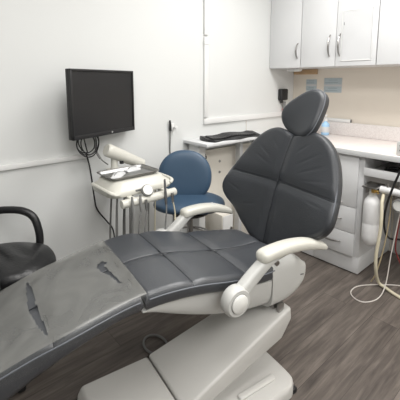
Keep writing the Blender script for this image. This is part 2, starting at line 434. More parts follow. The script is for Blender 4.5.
# small socket box on worktop edge
t = thing('socket_box', 'small pale grey box standing on the worktop at the right edge', 'box', (2.39, 0.740, 0.9))
obj('body', box(NB(), (0, 0, 0.045), (0.10, 0.14, 0.088), 0.006), M['greyplastic'], t)
for k in range(2):
    for j in range(2): obj('vent_slot', box(NB(), (-0.051, 0.045-0.04*k, 0.035+0.03*j), (0.003, 0.012, 0.008), 0.001), M['darkgrey'], t)

# blue pump bottle
t = thing('pump_bottle', 'clear blue pump bottle on the worktop behind the headrest', 'bottle', (2.80, 1.548, 0.9))
lathe_m = Matrix.Identity(4)
obj('bottle_body', lathe(NB(), [(0, 0.0), (0.03, 0.001), (0.034, 0.006), (0.034, 0.085), (0.03, 0.1), (0.014, 0.112), (0.013, 0.12), (0, 0.12)]), M['bottleblue'], t)
b = NB(); lathe(b, [(0, 0.121), (0.015, 0.121), (0.015, 0.138), (0.006, 0.142), (0.005, 0.165), (0.012, 0.168), (0.012, 0.176), (0, 0.178)], None, 16); tube(b, [(0, 0, 0.171), (-0.02, -0.01, 0.171), (-0.034, -0.016, 0.163)], 0.005, 8)
obj('pump', b, M['whitebottle'], t)
obj('label', lathe(NB(), [(0.0345, 0.025), (0.0350, 0.028), (0.0350, 0.07), (0.0345, 0.073)]), M['paper'], t)

# ------------------------------------------------------------------ keyboard shelf and what is under it
SX = 1.56
t = thing('wall_desk', 'narrow white shelf desk along the left wall carrying the keyboard', 'desk', (1.93, 1.84, 0))
o = Vector((1.93, 1.84, 0))
obj('desk_top', box(NB(), Vector(((SX+2.305)/2, 1.838, 0.928))-o, (2.305-SX, 0.253, 0.022), 0.003), M['cab'], t)
obj('leg', box(NB(), Vector((1.625, 1.89, 0.4585))-o, (0.06, 0.12, 0.915), 0.003), M['trunk'], t)
obj('leg', box(NB(), Vector((2.06, 1.875, 0.4585))-o, (0.035, 0.05, 0.915), 0.003), M['cab'], t)
p_ = obj('back_panel', box(NB(), Vector((1.97, 1.945, 0.43))-o, (0.62, 0.02, 0.82), 0.002), M['beige'], t)
p_['label'] = 'beige back panel with screws'
for (x, z) in ((1.90, 0.735), (1.90, 0.648), (2.19, 0.735)):
    obj('screw', lathe(NB(), [(0, 0), (0.011, 0), (0.009, 0.005), (0, 0.006)], Matrix.Translation(Vector((x, 1.9345, z))-o) @ Matrix.Rotation(PI/2, 4, 'X'), 12), M['chrome'], p_)
b = NB(); box(b, Vector((1.965, 1.952, 0.872))-o, (0.62, 0.012, 0.05), 0.001); obj('cleat', b, M['cab'], t)
t = thing('socket_outlet', 'small black socket under the keyboard shelf', 'socket', (1.70, 1.935, 0.80))
obj('body', box(NB(), (0, -0.017, 0), (0.05, 0.034, 0.044), 0.004), M['black'], t)
obj('plug', box(NB(), (0.004, -0.042, 0.0), (0.028, 0.016, 0.026), 0.003), M['black'], t)
t = thing('computer_case', 'beige boxy case on the floor under the keyboard shelf, behind the far armrest', 'case', (1.755, 1.80, 0.0), 0)
obj('case_body', box(NB(), (0, 0, 0.205), (0.115, 0.2, 0.40), 0.004), M['beige'], t)
obj('front_plate', box(NB(), (0.0, -0.103, 0.21), (0.102, 0.006, 0.37), 0.002), M['trunk'], t)
obj('round_lock', lathe(NB(), [(0, 0), (0.012, 0), (0.012, 0.006), (0, 0.007)], Matrix.Translation((0.03, -0.1065, 0.29)) @ Matrix.Rotation(PI/2, 4, 'X'), 16), M['chrome'], t)
for y in (-0.07, 0.07):
    for x in (-0.04, 0.04): obj('foot', box(NB(), (x, y, 0.003), (0.02, 0.02, 0.006)), M['black'], t)

# keyboard
t = thing('keyboard', 'black wide curved keyboard on the white shelf desk', 'keyboard', (1.885, 1.795, 0.939), math.radians(-3.0))
b = NB(); rings = []
for k in range(25):
    x = -0.255+0.51*k/24; c = 0.012*math.cos(PI*x/0.255); e = 1-max(0, abs(x)-0.235)/0.02*0.55
    d0 = (0.078+0.012*math.cos(2*PI*x/0.25))*e; zt = 0.020+0.006*math.cos(2*PI*x/0.3)
    rings.append([(x, -d0+0.006, 0.001), (x, -d0, 0.006), (x, -d0+0.012, zt*0.75), (x, d0-0.01, zt+0.008), (x, d0, zt), (x, d0, 0.001)])
obj('keyboard_body', loft(b, rings), M['black'], t, angle=30)
b = NB()
for r in range(5):
    for k in range(19):
        x = -0.222+0.0235*k+0.004*r
        if x > 0.225: continue
        box(b, (x, -0.042+0.0205*r, 0.0245+0.0015*r+0.005*math.cos(2*PI*x/0.3)), (0.0185, 0.0165, 0.009), 0.002, 1)
M['key'] = mat('charcoal_keys', (0.04, 0.04, 0.042), 0.45, noise=0.1)
obj('keycaps', b, M['key'], t)

# wall holder with small red-tipped torch
t = thing('wall_holder', 'black square holder fixed to the left wall beside the headrest', 'holder', (2.722, WL, 1.188))
obj('housing', box(NB(), (0, -0.022, 0.052), (0.105, 0.044, 0.105), 0.012, 3), M['black'], t)
obj('hook', box(NB(), (-0.012, -0.018, -0.012), (0.03, 0.012, 0.03), 0.003), M['black'], t)
t = thing('handheld_scanner', 'small grey stick with red tip hanging below the black wall holder', 'tool', (2.735, 1.935, 1.075))
obj('grip', lathe(NB(), [(0, 0.035), (0.013, 0.037), (0.015, 0.06), (0.012, 0.098), (0, 0.1)], None, 16), M['greyhose'], t)
obj('red_tip', lathe(NB(), [(0, 0), (0.012, 0.002), (0.017, 0.012), (0.016, 0.034), (0, 0.034)], None, 16), M['red'], t)
# little wall socket with cable behind the stool
t = thing('wall_hook', 'small white wall hook between the stool and the monitor', 'hook', (1.445, WL, 1.0))
obj('plate', box(NB(), (0.012, -0.006, 0.045), (0.03, 0.012, 0.05), 0.004), M['trunk'], t)
obj('knob', lathe(NB(), [(0, 0), (0.006, 0), (0.006, 0.02), (0.012, 0.024), (0.012, 0.034), (0, 0.037)], Matrix.Translation((0.02, -0.012, 0.04)) @ Matrix.Rotation(PI/2, 4, 'X'), 16), M['trunk'], t)
t = thing('charger_lead', 'thin grey lead with black tip hanging on the wall above the blue stool', 'cable', (1.43, WL, 0.8))
b = NB(); tube(b, [(0.005, -0.013, 0.235), (0.004, -0.009, 0.15), (0.006, -0.006, 0.05), (0.03, -0.006, -0.09), (0.03, -0.006, -0.5), (0.03, -0.01, -0.795)], 0.0045, 8); obj('lead', b, M['greyhose'], t)
b = NB(); tube(b, [(0.0, -0.016, 0.292), (0.002, -0.016, 0.26), (0.005, -0.013, 0.22)], lambda q: 0.006+0.004*q, 8); obj('tip', b, M['black'], t)

# ------------------------------------------------------------------ monitor on the left wall
mrz = math.atan2(0.335, 0.942)
t = thing('monitor', 'black flat monitor on a swivel mount on the left wall', 'monitor', (0.894, 1.8245, 1.059), mrz)
obj('casing', box(NB(), (0, 0.018, 0.181), (0.478, 0.026, 0.362), 0.004), M['black'], t)
obj('rear_housing', box(NB(), (0.0, 0.036, 0.19), (0.26, 0.02, 0.2), 0.006), M['black'], t)
b = NB()
for (c, s) in (((0, 0, 0.3565), (0.478, 0.012, 0.011)), ((0, 0, 0.011), (0.478, 0.012, 0.022)), ((-0.2335, 0, 0.181), (0.011, 0.012, 0.362)), ((0.2335, 0, 0.181), (0.011, 0.012, 0.362))):
    box(b, c, s, 0.001)
obj('bezel', b, M['black'], t)
obj('screen', box(NB(), (0, 0.003, 0.186), (0.458, 0.006, 0.332)), M['screen'], t, smooth=False)
b = NB(); lathe(b, [(0.0035, 0), (0.0055, 0), (0.0055, 0.0008), (0.0035, 0.0008), (0.0035, 0)][:4], Matrix.Translation((0.04, -0.0062, 0.012)) @ Matrix.Rotation(PI/2, 4, 'X'), 16)
obj('emblem', b, M['logo'], t)
inv = Matrix.Rotation(-mrz, 4, 'Z')
def mloc(x, y, z): return inv @ (Vector((x, y, z))-Vector((0.894, 1.8245, 1.059)))
b = NB(); tube(b, [mloc(0.92, 1.957, 1.25), mloc(0.90, 1.91, 1.25), (0, 0.045, 0.19)], 0.018, 10, 4, False)
obj('swivel_arm', b, M['black'], t)
b = NB(); lathe(b, [(0, 0), (0.045, 0), (0.045, 0.008), (0, 0.009)], Matrix.Translation(mloc(0.92, 1.962, 1.25)) @ Matrix.Rotation(PI/2-0.0, 4, 'X'), 20); obj('wall_plate', b, M['black'], t)
# coil of leads under the monitor
b = NB()
for k in range(4):
    c = Vector((0.80+0.006*k, 1.895-0.005*k, 1.015-0.003*k)); rr = 0.052+0.007*(k % 3)
    tube(b, [c+Vector((rr*math.cos(a), 0.010*math.sin(2*a+k), rr*1.15*math.sin(a))) for a in [i*2*PI/10 for i in range(10)]], 0.0035, 6, 4, closed=True)
tube(b, [(0.79, 1.89, 1.13), (0.765, 1.89, 1.08), (0.755, 1.89, 1.02), (0.775, 1.89, 0.97)], 0.0035, 6)
tube(b, [(0.83, 1.895, 1.12), (0.79, 1.895, 1.07), (0.80, 1.895, 0.99), (0.81, 1.90, 0.955)], 0.0035, 6)
tag(obj('cable_coil', b, M['black']), 'coil of black cables hanging under the monitor', 'cable')
b = NB(); tube(b, [(0.805, 1.915, 0.955), (0.83, 1.935, 0.88), (0.845, 1.945, 0.80), (0.86, 1.948, 0.66), (0.875, 1.948, 0.585), (0.93, 1.948, 0.50), (0.975, 1.948, 0.42), (0.985, 1.948, 0.25), (0.99, 1.945, 0.05), (1.02, 1.93, 0.006)], 0.0045, 8)
tag(obj('hanging_cable', b, M['black']), 'single black cable hanging from the coil down behind the dental chair', 'cable')
b = NB(); tube(b, [(0.85, 1.88, 1.08), (0.858, 1.90, 1.0), (0.862, 1.90, 0.95), (0.885, 1.88, 0.905), (0.905, 1.845, 0.88)], 0.004, 8)
tube(b, [(0.858, 1.90, 0.985), (0.864, 1.90, 0.95), (0.88, 1.888, 0.912)], 0.0075, 8)
tag(obj('adapter_cable', b, M['greyhose']), 'short grey adapter cable hanging right of the cable coil', 'cable')

# ------------------------------------------------------------------ delivery unit (instrument table) by the wall
UX, UY = 0.92, 1.6
t = thing('instrument_unit', 'ivory dental instrument table on a wall arm beside the blue stool', 'dental unit', (UX, UY, 0.7))
o = Vector((UX, UY, 0.7))
b = NB(); rings = []
for (z, w, d, yo) in ((0.785, 0.29, 0.16, 0.02), (0.79, 0.33, 0.21, 0.005), (0.80, 0.365, 0.245, -0.002), (0.815, 0.375, 0.25, -0.004), (0.83, 0.365, 0.24, 0.0), (0.845, 0.32, 0.215, 0.006), (0.862, 0.29, 0.20, 0.012), (0.866, 0.27, 0.18, 0.012)):
    rings.append([(p[0]+0.0, p[1]+yo, z-0.7) for p in rrect(w, d, min(w, d)*0.22)])
obj('unit_body', loft(b, rings), M['ivory'], t, angle=50)
for sx in (-1, 1):
    x = 0.182*sx
    b = NB(); tube(b, [(x*0.90, -0.115, 0.118), (x*1.02, -0.10, 0.130), (x*1.04, 0.0, 0.134), (x*1.01, 0.08, 0.132), (x*0.9, 0.1, 0.125)], 0.0095, 10); obj('side_handle', b, M['ivory'], t)
b = NB(); box(b, (-0.03, -0.1265, 0.118), (0.05, 0.006, 0.014), 0.002, rot=(0.25, 0, 0)); obj('switch_panel', b, M['greyhose'], t)
b = NB(); tube(b, [(-0.150, -0.155, 0.078), (0.0, -0.163, 0.078), (0.165, -0.155, 0.078)], 0.021, 14); obj('holder_bar', b, M['ivory'], t)
for x in (-0.09, 0.02, 0.11): obj('bar_bracket', box(NB(), (x, -0.128, 0.09), (0.03, 0.06, 0.022), 0.006), M['ivory'], t)
badge = obj('round_badge', lathe(NB(), [(0, 0), (0.026, 0), (0.030, 0.004), (0.030, 0.016), (0.026, 0.02), (0, 0.021)], Matrix.Translation((-0.010, -0.155, 0.116)) @ Euler((math.radians(58), 0, math.radians(-8))).to_matrix().to_4x4(), 28), M['greyhose'], t)
obj('badge_face', lathe(NB(), [(0, 0), (0.0255, 0), (0.0245, 0.0015), (0, 0.002)], Matrix.Translation((-0.010, -0.155, 0.116)) @ Euler((math.radians(58), 0, math.radians(-8))).to_matrix().to_4x4() @ Matrix.Translation((0, 0, 0.0212)), 24), M['capd'], badge)
b = NB(); box(b, (0.06, 0.245, 0.10), (0.07, 0.235, 0.06), 0.01); obj('wall_bracket', b, M['ivory'], t)
# thick balance arm behind the tray
p0, p1 = Vector((0.862, 1.765, 0.985))-o, Vector((1.09, 1.775, 0.868))-o
b = NB(); L_ = (p1-p0).length
lathe(b, [(0, -0.006), (0.030, -0.004), (0.036, 0.004), (0.038, 0.015), (0.032, L_*0.7), (0.030, L_), (0, L_+0.01)], align(p0, p1), 24)
obj('balance_arm', b, M['ivory'], t)
b = NB(); q = Vector((0.91, 1.775, 0.86))-o; lathe(b, [(0.028, 0), (0.02, 0.02), (0.018, 0.1)], Matrix.Translation(q), 16); obj('arm_neck', b, M['ivory'], t)
b = NB(); q = Vector((0.945, 1.755, 0.895))-o; lathe(b, [(0, 0), (0.012, 0.001), (0.012, 0.02), (0, 0.022)], Matrix.Translation(q), 14); obj('lock_knob', b, M['black'], t)

# steel tray resting on the unit
t = thing('instrument_tray', 'shallow stainless steel tray lying on the ivory instrument table', 'tray', (0.912, 1.622, 0.8665))
b = NB(); rings = []
for (w, d, z) in ((0.25, 0.155, 0.0005), (0.262, 0.168, 0.004), (0.272, 0.178, 0.016), (0.282, 0.188, 0.017), (0.284, 0.19, 0.0155), (0.280, 0.186, 0.0145)):
    rings.append([(p[0], p[1], z) for p in rrect(w, d, 0.022)])
R_ = [[b.verts.new(p) for p in r] for r in rings]; n_ = len(R_[0])
for a, c in zip(R_, R_[1:]):
    for k in range(n_): b.faces.new((a[k], a[(k+1) % n_], c[(k+1) % n_], c[k]))
b.faces.new(R_[0])
obj('pan', b, M['steel'], t)
b = NB(); tube(b, [(p[0], p[1], 0.0165) for p in rrect(0.283, 0.189, 0.022)], 0.0028, 6, 1, False, True); obj('rolled_rim', b, M['chrome'], t)
# wrapped items on the tray
def packet(label, x, y, rz, L_, W_, zo=0.0):
    t = thing('sterile_packet', label, 'packet', (x, y, 0.8675+zo), rz, 'sterile packets on the steel tray')
    b = NB(); rings = []
    for k in range(9):
        u = -L_/2+L_*k/8; h = 0.004+0.014*math.sin(PI*k/8); w = W_/2*(0.8 if k in (0, 8) else 1)
        rings.append([(u, -w, 0.0005+0.012*(k == 0)), (u, -w*0.4, h+0.003), (u, w*0.4, h+0.005), (u, w, 0.002), (u, 0, 0.0003)])
    obj('pouch', loft(b, rings), M['paper'], t)
    b = NB(); tube(b, [(-L_*0.3, 0, 0.018), (0, 0.002, 0.0225), (L_*0.3, 0, 0.018)], 0.003, 6); obj('instrument', b, M['steel'], t)
packet('long white sterile packet at the left front of the tray', 0.845, 1.618, 0.75, 0.15, 0.05)
packet('small white sterile packet near the back of the tray', 0.965, 1.672, 0.1, 0.10, 0.03, 0.0)

# handpieces hung on the holder bar, each with its hose
HP = [(-0.108, 0.0, 0), (-0.063, 0, 0), (-0.033, 0.0, 1), (0.085, 0.03, 2), (0.128, -0.01, 1)]
HL = ['grey-bodied handpiece hanging leftmost on the instrument bar', 'slim dark handpiece second from left on the instrument bar', 'short steel handpiece just left of the round badge',
      'tall black-bodied handpiece standing up above the instrument bar', 'cream-hosed handpiece at the right end of the instrument bar']
for i, (dx, dz, kind) in enumerate(HP):
    x = UX+dx; yb = UY-0.158-0.006
    t = thing('handpiece', HL[i], 'handpiece', (x, yb-0.027, 0.70), 0, 'handpieces on the instrument bar')
    top = 0.115 if kind == 0 else (0.085 if kind == 1 else 0.165)
    pr = [(0, 0.03), (0.005, 0.031), (0.0072, 0.05), (0.0072, 0.085), (0.005, top-0.005), (0.004, top), (0, top+0.001)]
    obj('handle', lathe(NB(), pr, Matrix.Translation((0, 0, 0)) @ Matrix.Rotation(-0.08, 4, 'X'), 12), M['darkgrey'] if kind == 2 else (M['greyhose'] if kind == 0 else M['chrome']), t)
    sway = [0.0, 0.01, 0.006, 0.0, -0.014][i]
    b = NB(); tube(b, [(0, 0, 0.035), (-0.002-sway, 0.001, -0.03), (-0.008-sway*1.5, 0.01, -0.13), (-0.012-sway*2, 0.04, -0.25), (0.0, 0.12, -0.36), (0.01, 0.19, -0.30), (0.01, 0.18, 0.04), (0.005, 0.165, 0.09)], 0.0038, 8)
    obj('hose', b, M['greyhose'] if i < 4 else M['cream'], t)
b = NB()
tube(b, [(0.797, 1.535, 0.80), (0.793, 1.545, 0.68), (0.792, 1.56, 0.5), (0.80, 1.62, 0.36), (0.82, 1.68, 0.5), (0.83, 1.66, 0.79)], 0.005, 8)
tag(obj('supply_hose', b, M['greyhose']), 'grey supply hose looping below the left end of the instrument table', 'hose')
b = NB()
tube(b, [(0.862, 1.50, 0.80), (0.857, 1.505, 0.68), (0.856, 1.52, 0.5), (0.87, 1.58, 0.34), (0.88, 1.64, 0.5), (0.885, 1.62, 0.79)], 0.005, 8)
tag(obj('supply_hose', b, M['greyhose']), 'grey supply hose looping below the instrument bar left end', 'hose')

# ------------------------------------------------------------------ blue operator stool
FW = Vector((0.6587, 0.7524, 0)); RT = Vector((0.7524, -0.6587, 0))
sc = FW*2.06+RT*(-0.062)
srz = math.atan2(RT.y, RT.x)
t = thing('operator_stool', 'navy blue vinyl operator stool with oval backrest', 'stool', (sc.x, sc.y, 0), srz)   # local x = image right, y = away
def puffy(bm, outline, mxf, thick, n=10, flat=0.35):
    """cushion from outline (closed 2-D), z thickness; mxf maps (a,b,h)->Vector"""
    ks = [(math.sin(PI/2*k/n)) for k in range(n+1)]
    N = len(outline); cx = sum(p[0] for p in outline)/N; cy = sum(p[1] for p in outline)/N
    up = []; lo = []
    for k, rr in enumerate(ks):
        h = thick/2*(max(0, 1-rr**(2/flat)))**flat
        if k == 0: up.append([bm.verts.new(mxf(cx, cy, h))]); lo.append([bm.verts.new(mxf(cx, cy, -h))])
        else:
            ru = [bm.verts.new(mxf(cx+(p[0]-cx)*rr, cy+(p[1]-cy)*rr, h)) for p in outline]; up.append(ru)
            lo.append(ru if k == n else [bm.verts.new(mxf(cx+(p[0]-cx)*rr, cy+(p[1]-cy)*rr, -h)) for p in outline])
    for S in (up, lo):
        for a, c in zip(S, S[1:]):
            for k in range(N):
                k2 = (k+1) % N
                if len(a) == 1: bm.faces.new((a[0], c[k], c[k2]))
                else: bm.faces.new((a[k], a[k2], c[k2], c[k]))
    return bm
def sell(a, b_, e=2.0, n=48, cx=0, cy=0):
    out = []
    for k in range(n):
        th = 2*PI*k/n; c, s = math.cos(th), math.sin(th)
        out.append((cx+a*math.copysign(abs(c)**(2/e), c), cy+b_*math.copysign(abs(s)**(2/e), s)))
    return out
obj('seat', puffy(NB(), sell(0.218, 0.165, 2.5), lambda a, c, h: Vector((a-0.004, c, 0.622+h+0.015*(c > 0.1)*(c-0.1)/0.1)), 0.066, flat=0.45), M['blue'], t)
obj('seat_pan', lathe(NB(), [(0, 0.52), (0.12, 0.567), (0.145, 0.590), (0, 0.592)]), M['black'], t)
tl = math.radians(8)
obj('backrest', puffy(NB(), sell(0.170, 0.165, 2.15), lambda a, c, h: Vector((a-0.034, 0.105-h*math.cos(tl)+c*math.sin(tl)-0.5*a*a, 0.764+c*math.cos(tl)+h*math.sin(tl))), 0.07, flat=0.42), M['blue'], t)
b = NB(); tube(b, [(0, 0.08, 0.57), (-0.01, 0.15, 0.575), (-0.02, 0.165, 0.62), (-0.03, 0.160, 0.74)], 0.014, 10); obj('back_bar', b, M['darkgrey'], t)
obj('gas_column', lathe(NB(), [(0.045, 0.08), (0.045, 0.12), (0.026, 0.13), (0.026, 0.32), (0.018, 0.33), (0.018, 0.53)]), M['chrome'], t)
b = NB()
for k in range(5):
    a = 2*PI*k/5+PI/2
    tube(b, [(0.02*math.cos(a), 0.02*math.sin(a), 0.10), (0.09*math.cos(a), 0.09*math.sin(a), 0.09), (0.15*math.cos(a), 0.15*math.sin(a), 0.07)], lambda q: 0.02-0.006*q, 8)
obj('star_base', b, M['chrome'], t)
for k in range(5):
    a = 2*PI*k/5+PI/2
    obj('castor', lathe(NB(), [(0, -0.014), (0.022, -0.014), (0.025, -0.01), (0.025, 0.01), (0.022, 0.014), (0, 0.014)], Matrix.Translation((0.15*math.cos(a), 0.15*math.sin(a), 0.025)) @ Matrix.Rotation(a, 4, 'Z') @ Matrix.Rotation(PI/2, 4, 'X'), 16), M['black'], t)
b = NB(); tube(b, [(0.12*math.cos(a), 0.12*math.sin(a), 0.42) for a in [i*2*PI/24 for i in range(24)]], 0.006, 8, 2, True, True)
for a in (0.3, 2.4, 4.5): tube(b, [(0.018*math.cos(a), 0.018*math.sin(a), 0.46), (0.12*math.cos(a), 0.12*math.sin(a), 0.42)], 0.005, 6, 2, False)
obj('lever_ring', b, M['chrome'], t)

# ------------------------------------------------------------------ black office chair at the left edge
cc = FW*1.465+RT*(-0.866)
t = thing('office_chair', 'black leather office chair with looped arms against the left wall', 'chair', (cc.x, cc.y, 0), srz)  # local x = forward (image right), y = away
def seat_f(a, c, h):
    w = 0.004*math.sin(60*c+6*math.sin(9*a))*max(0, 1-abs(c)/0.17)*max(0, min(1, (0.16-a)/0.1)) if h > 0 else 0
    return Vector((a, c, 0.542+h+w+0.02*max(0, (0.1-a))*0.3-0.03*max(0, a-0.13)/0.1))
ol = sell(0.205, 0.175, 2.3, 64)
obj('seat', puffy(NB(), ol, seat_f, 0.10, 22, flat=0.4), M['blackleather'], t)
obj('seat_pan', box(NB(), (-0.02, 0, 0.478), (0.28, 0.24, 0.03), 0.01), M['black'], t)
obj('backrest', puffy(NB(), sell(0.165, 0.22, 3.0, 48), lambda a, c, h: Vector((-0.165-h-0.04*(c+0.2), a, 0.82+c)), 0.07, 10, flat=0.4), M['blackleather'], t)
for sy in (1, -1):
    y = 0.185*sy
    b = NB(); tube(b, [(0.02, y*0.5, 0.475), (0.05, y*0.95, 0.50), (0.062, y*1.04, 0.55), (0.060, y*1.06, 0.62), (0.035, y*1.08, 0.69), (-0.02, y*1.08, 0.722), (-0.10, y*1.05, 0.728), (-0.14, y*1.0, 0.724), (-0.18, y*0.9, 0.72)], 0.0185, 12)
    obj('armrest', b, M['blackleather'], t)
obj('gas_column', lathe(NB(), [(0.04, 0.08), (0.04, 0.13), (0.027, 0.14), (0.027, 0.3), (0.018, 0.31), (0.018, 0.47)]), M['black'], t)
for k in range(5):
    a = 2*PI*k/5+0.35
    lg = obj('base_leg', tube(NB(), [(0.02*math.cos(a), 0.02*math.sin(a), 0.11), (0.07*math.cos(a), 0.07*math.sin(a), 0.1), (0.12*math.cos(a), 0.12*math.sin(a), 0.075)], lambda q: 0.024-0.008*q, 8), M['black'], t)
    obj('castor', lathe(NB(), [(0, -0.016), (0.024, -0.016), (0.027, -0.01), (0.027, 0.01), (0.024, 0.016), (0, 0.016)], Matrix.Translation((0.12*math.cos(a), 0.12*math.sin(a), 0.027)) @ Matrix.Rotation(a, 4, 'Z') @ Matrix.Rotation(PI/2, 4, 'X'), 16), M['black'], lg)

# ------------------------------------------------------------------ THE DENTAL CHAIR   local: x toward head (u), y far side (v)
ORG = Vector((0.6, 1.17, 0)); CRZ = math.radians(-8)
ch = thing('dental_chair', 'slate grey leather dental treatment chair with pale grey plastic body', 'dental chair', ORG, CRZ)
ZT = [(-0.85, 0.425), (-0.75, 0.455), (-0.55, 0.515), (-0.35, 0.575), (-0.25, 0.601), (-0.15, 0.622), (-0.05, 0.641), (0.05, 0.655), (0.15, 0.652), (0.25, 0.637), (0.35, 0.613), (0.45, 0.590), (0.6, 0.566), (0.72, 0.560), (0.8, 0.57)]
WT = [(-0.85, 0.17), (-0.7, 0.192), (-0.35, 0.214), (-0.25, 0.226), (-0.05, 0.232), (0.05, 0.247), (0.15, 0.255), (0.3, 0.258), (0.45, 0.25), (0.6, 0.235), (0.7, 0.20), (0.76, 0.15)]
def gro(d, wide=0.03, pd=0.007, nd=0.004):
    return pd*math.exp(-(d/wide)**2)+nd*math.exp(-(d/0.004)**2)
def cushion(u0, u1, thick, seams_u, rend0, rend1, du=0.006):
    """loft of cross sections along u; rounded ends"""
    us = []; n = max(8, int((u1-u0)/du))
    us = [u0+(u1-u0)*k/n for k in range(n+1)]
    NV = 90
    rings = []
    def end(u):
        e = 1.0
        if rend0 and u-u0 < rend0: e = min(e, math.sqrt(max(0.0, 1-((rend0-(u-u0))/rend0)**2)))
        if rend1 and u1-u < rend1: e = min(e, math.sqrt(max(0.0, 1-((rend1-(u1-u))/rend1)**2)))
        return max(e, 0.02)
    for u in us:
        w = sinterp(u, WT); zt = sinterp(u, ZT); th = thick(u); e = end(u)
        ring = []
        for k in range(NV+1):
            q = -1+2*k/NV
            v = w*(math.sin(q*PI/2)*0.35+q*0.65)
            ed = (w-abs(v)); r = 0.022
            drop = r-math.sqrt(max(0, r*r-max(0, r-ed)**2)) if ed < r else 0
            g = gro(v)
            for s in seams_u: g += gro(u-s)
            sag = 0.006*(1-(v/w)**2)
            z = zt-drop-g+sag
            z = (zt-th/2)+(z-(zt-th/2))*e
            ring.append((u, v, z))
        bot = [(u, w, zt-th/2-th*0.3*e), (u, w*0.94, zt-th/2-th/2*e), (u, 0, zt-th/2-th/2*e), (u, -w*0.94, zt-th/2-th/2*e), (u, -w, zt-th/2-th*0.3*e)]
        rings.append(ring+bot)
    b = NB(); loft(b, rings); return b
sc_ = obj('seat_cushion', cushion(0.006, 0.76, lambda u: 0.066 if u > 0.1 else 0.066, [0.19, 0.45], 0.012, 0.05), M['leather'], ch, angle=60)
lc_ = obj('leg_cushion', cushion(-0.80, 0.001, lambda u: interp(u, [(-0.6, 0.13), (-0.42, 0.112), (-0.25, 0.076), (-0.1, 0.060), (0.0, 0.062)]), [-0.28], 0.06, 0.012), M['leather'], ch, angle=60)
def seam_lines(parent, m, lines):
    for pts in lines:
        b = NB(); tube(b, pts, 0.0021, 6, 1, False); obj('seam', b, m, parent)
def cz(u, v, extra=0):
    w = sinterp(u, WT); ed = w-abs(v); r = 0.022
    drop = r-math.sqrt(max(0, r*r-max(0, r-ed)**2)) if ed < r else 0
    return sinterp(u, ZT)-drop+0.006*(1-(v/w)**2)-extra
M['thread'] = mat('dark_seam_thread', (0.022, 0.025, 0.030), 0.6, noise=0.05)
seam_lines(sc_, M['thread'], [[(u0, q*(sinterp(u0, WT)-0.003), cz(u0, q*(sinterp(u0, WT)-0.003), 0.0095)) for q in [-1+2*k/40 for k in range(41)]] for u0 in (0.19, 0.45)]
           + [[(0.012+0.70*k/50, 0, cz(0.012+0.70*k/50, 0, 0.0095)) for k in range(51)]])
seam_lines(lc_, M['thread'], [[(-0.28, q*(sinterp(-0.28, WT)-0.003), cz(-0.28, q*(sinterp(-0.28, WT)-0.003), 0.0095)) for q in [-1+2*k/40 for k in range(41)]],
           [(-0.74+0.73*k/50, 0, cz(-0.74+0.73*k/50, 0, 0.0095)) for k in range(51)]])
# piping along the lower pad edges
def edge_line(u0, u1, sgn, dz, out=0.001):
    n = 60; return [(u0+(u1-u0)*k/n, sgn*(sinterp(u0+(u1-u0)*k/n, WT)+out), sinterp(u0+(u1-u0)*k/n, ZT)+dz) for k in range(n+1)]
for sg in (-1, 1):
    b = NB(); tube(b, edge_line(0.02, 0.70, sg, -0.021), 0.0028, 6, 1, False); obj('piping', b, M['piping'], sc_)
    b = NB(); tube(b, edge_line(-0.74, -0.01, sg, -0.021), 0.0028, 6, 1, False); obj('piping', b, M['piping'], lc_)
# leg support plate under the leg cushion
b = NB(); rings = []
for k in range(20):
    u = -0.72+0.72*k/19; zt = sinterp(u, ZT)-0.003-interp(u, [(-0.6, 0.13), (-0.42, 0.112), (-0.25, 0.076), (-0.1, 0.060), (0.0, 0.062)]); w = sinterp(u, WT)*0.80
    rings.append([(u, w, zt), (u, w*0.92, zt-0.012), (u, -w*0.92, zt-0.012), (u, -w, zt)])
obj('leg_support', loft(b, rings), M['greyplastic'], ch)
# seat shell
ZB = [(0.0, 0.578), (0.05, 0.545), (0.12, 0.502), (0.22, 0.452), (0.32, 0.412), (0.45, 0.373), (0.55, 0.357), (0.65, 0.347), (0.72, 0.353), (0.78, 0.383), (0.82, 0.44), (0.845, 0.50)]
b = NB(); rings = []
for k in range(46):
    u = 0.0+0.60*k/45; zb = sinterp(u, ZB); zt = sinterp(u, ZT)-0.064; W = 0.235 if u < 0.3 else 0.235
    zt = max(zt, zb+0.004); ring = []
    ct = 0.0
    for j in range(25):
        th = PI*j/24; c, s = math.cos(th), math.sin(th); e = 0.38
        ring.append((u, W*math.copysign(abs(c)**e, c), zt-(zt-zb)*abs(s)**0.62))
    rings.append(ring)
obj('seat_shell', loft(b, rings), M['greyplastic'], ch, angle=50)
# hinge cover: rounded box at the seat/back joint
ZTH = [(0.604, 0.585), (0.64, 0.600), (0.70, 0.595), (0.75, 0.578), (0.79, 0.555), (0.83, 0.515), (0.850, 0.475)]
b = NB(); rings = []
for k in range(40):
    u = 0.604+0.246*k/39; zb = sinterp(u, ZB); zt = max(sinterp(u, ZTH), zb+0.002); W = 0.238
    zc = (zb+zt)/2; hh = (zt-zb)/2; ring = []
    if u > 0.80: W *= 1-0.15*((u-0.80)/0.05)**2
    for j in range(40):
        th = 2*PI*j/40; c, s = math.cos(th), math.sin(th)
        ring.append((u, W*math.copysign(abs(c)**0.3, c), zc+hh*math.copysign(abs(s)**0.45, s)))
    rings.append(ring)
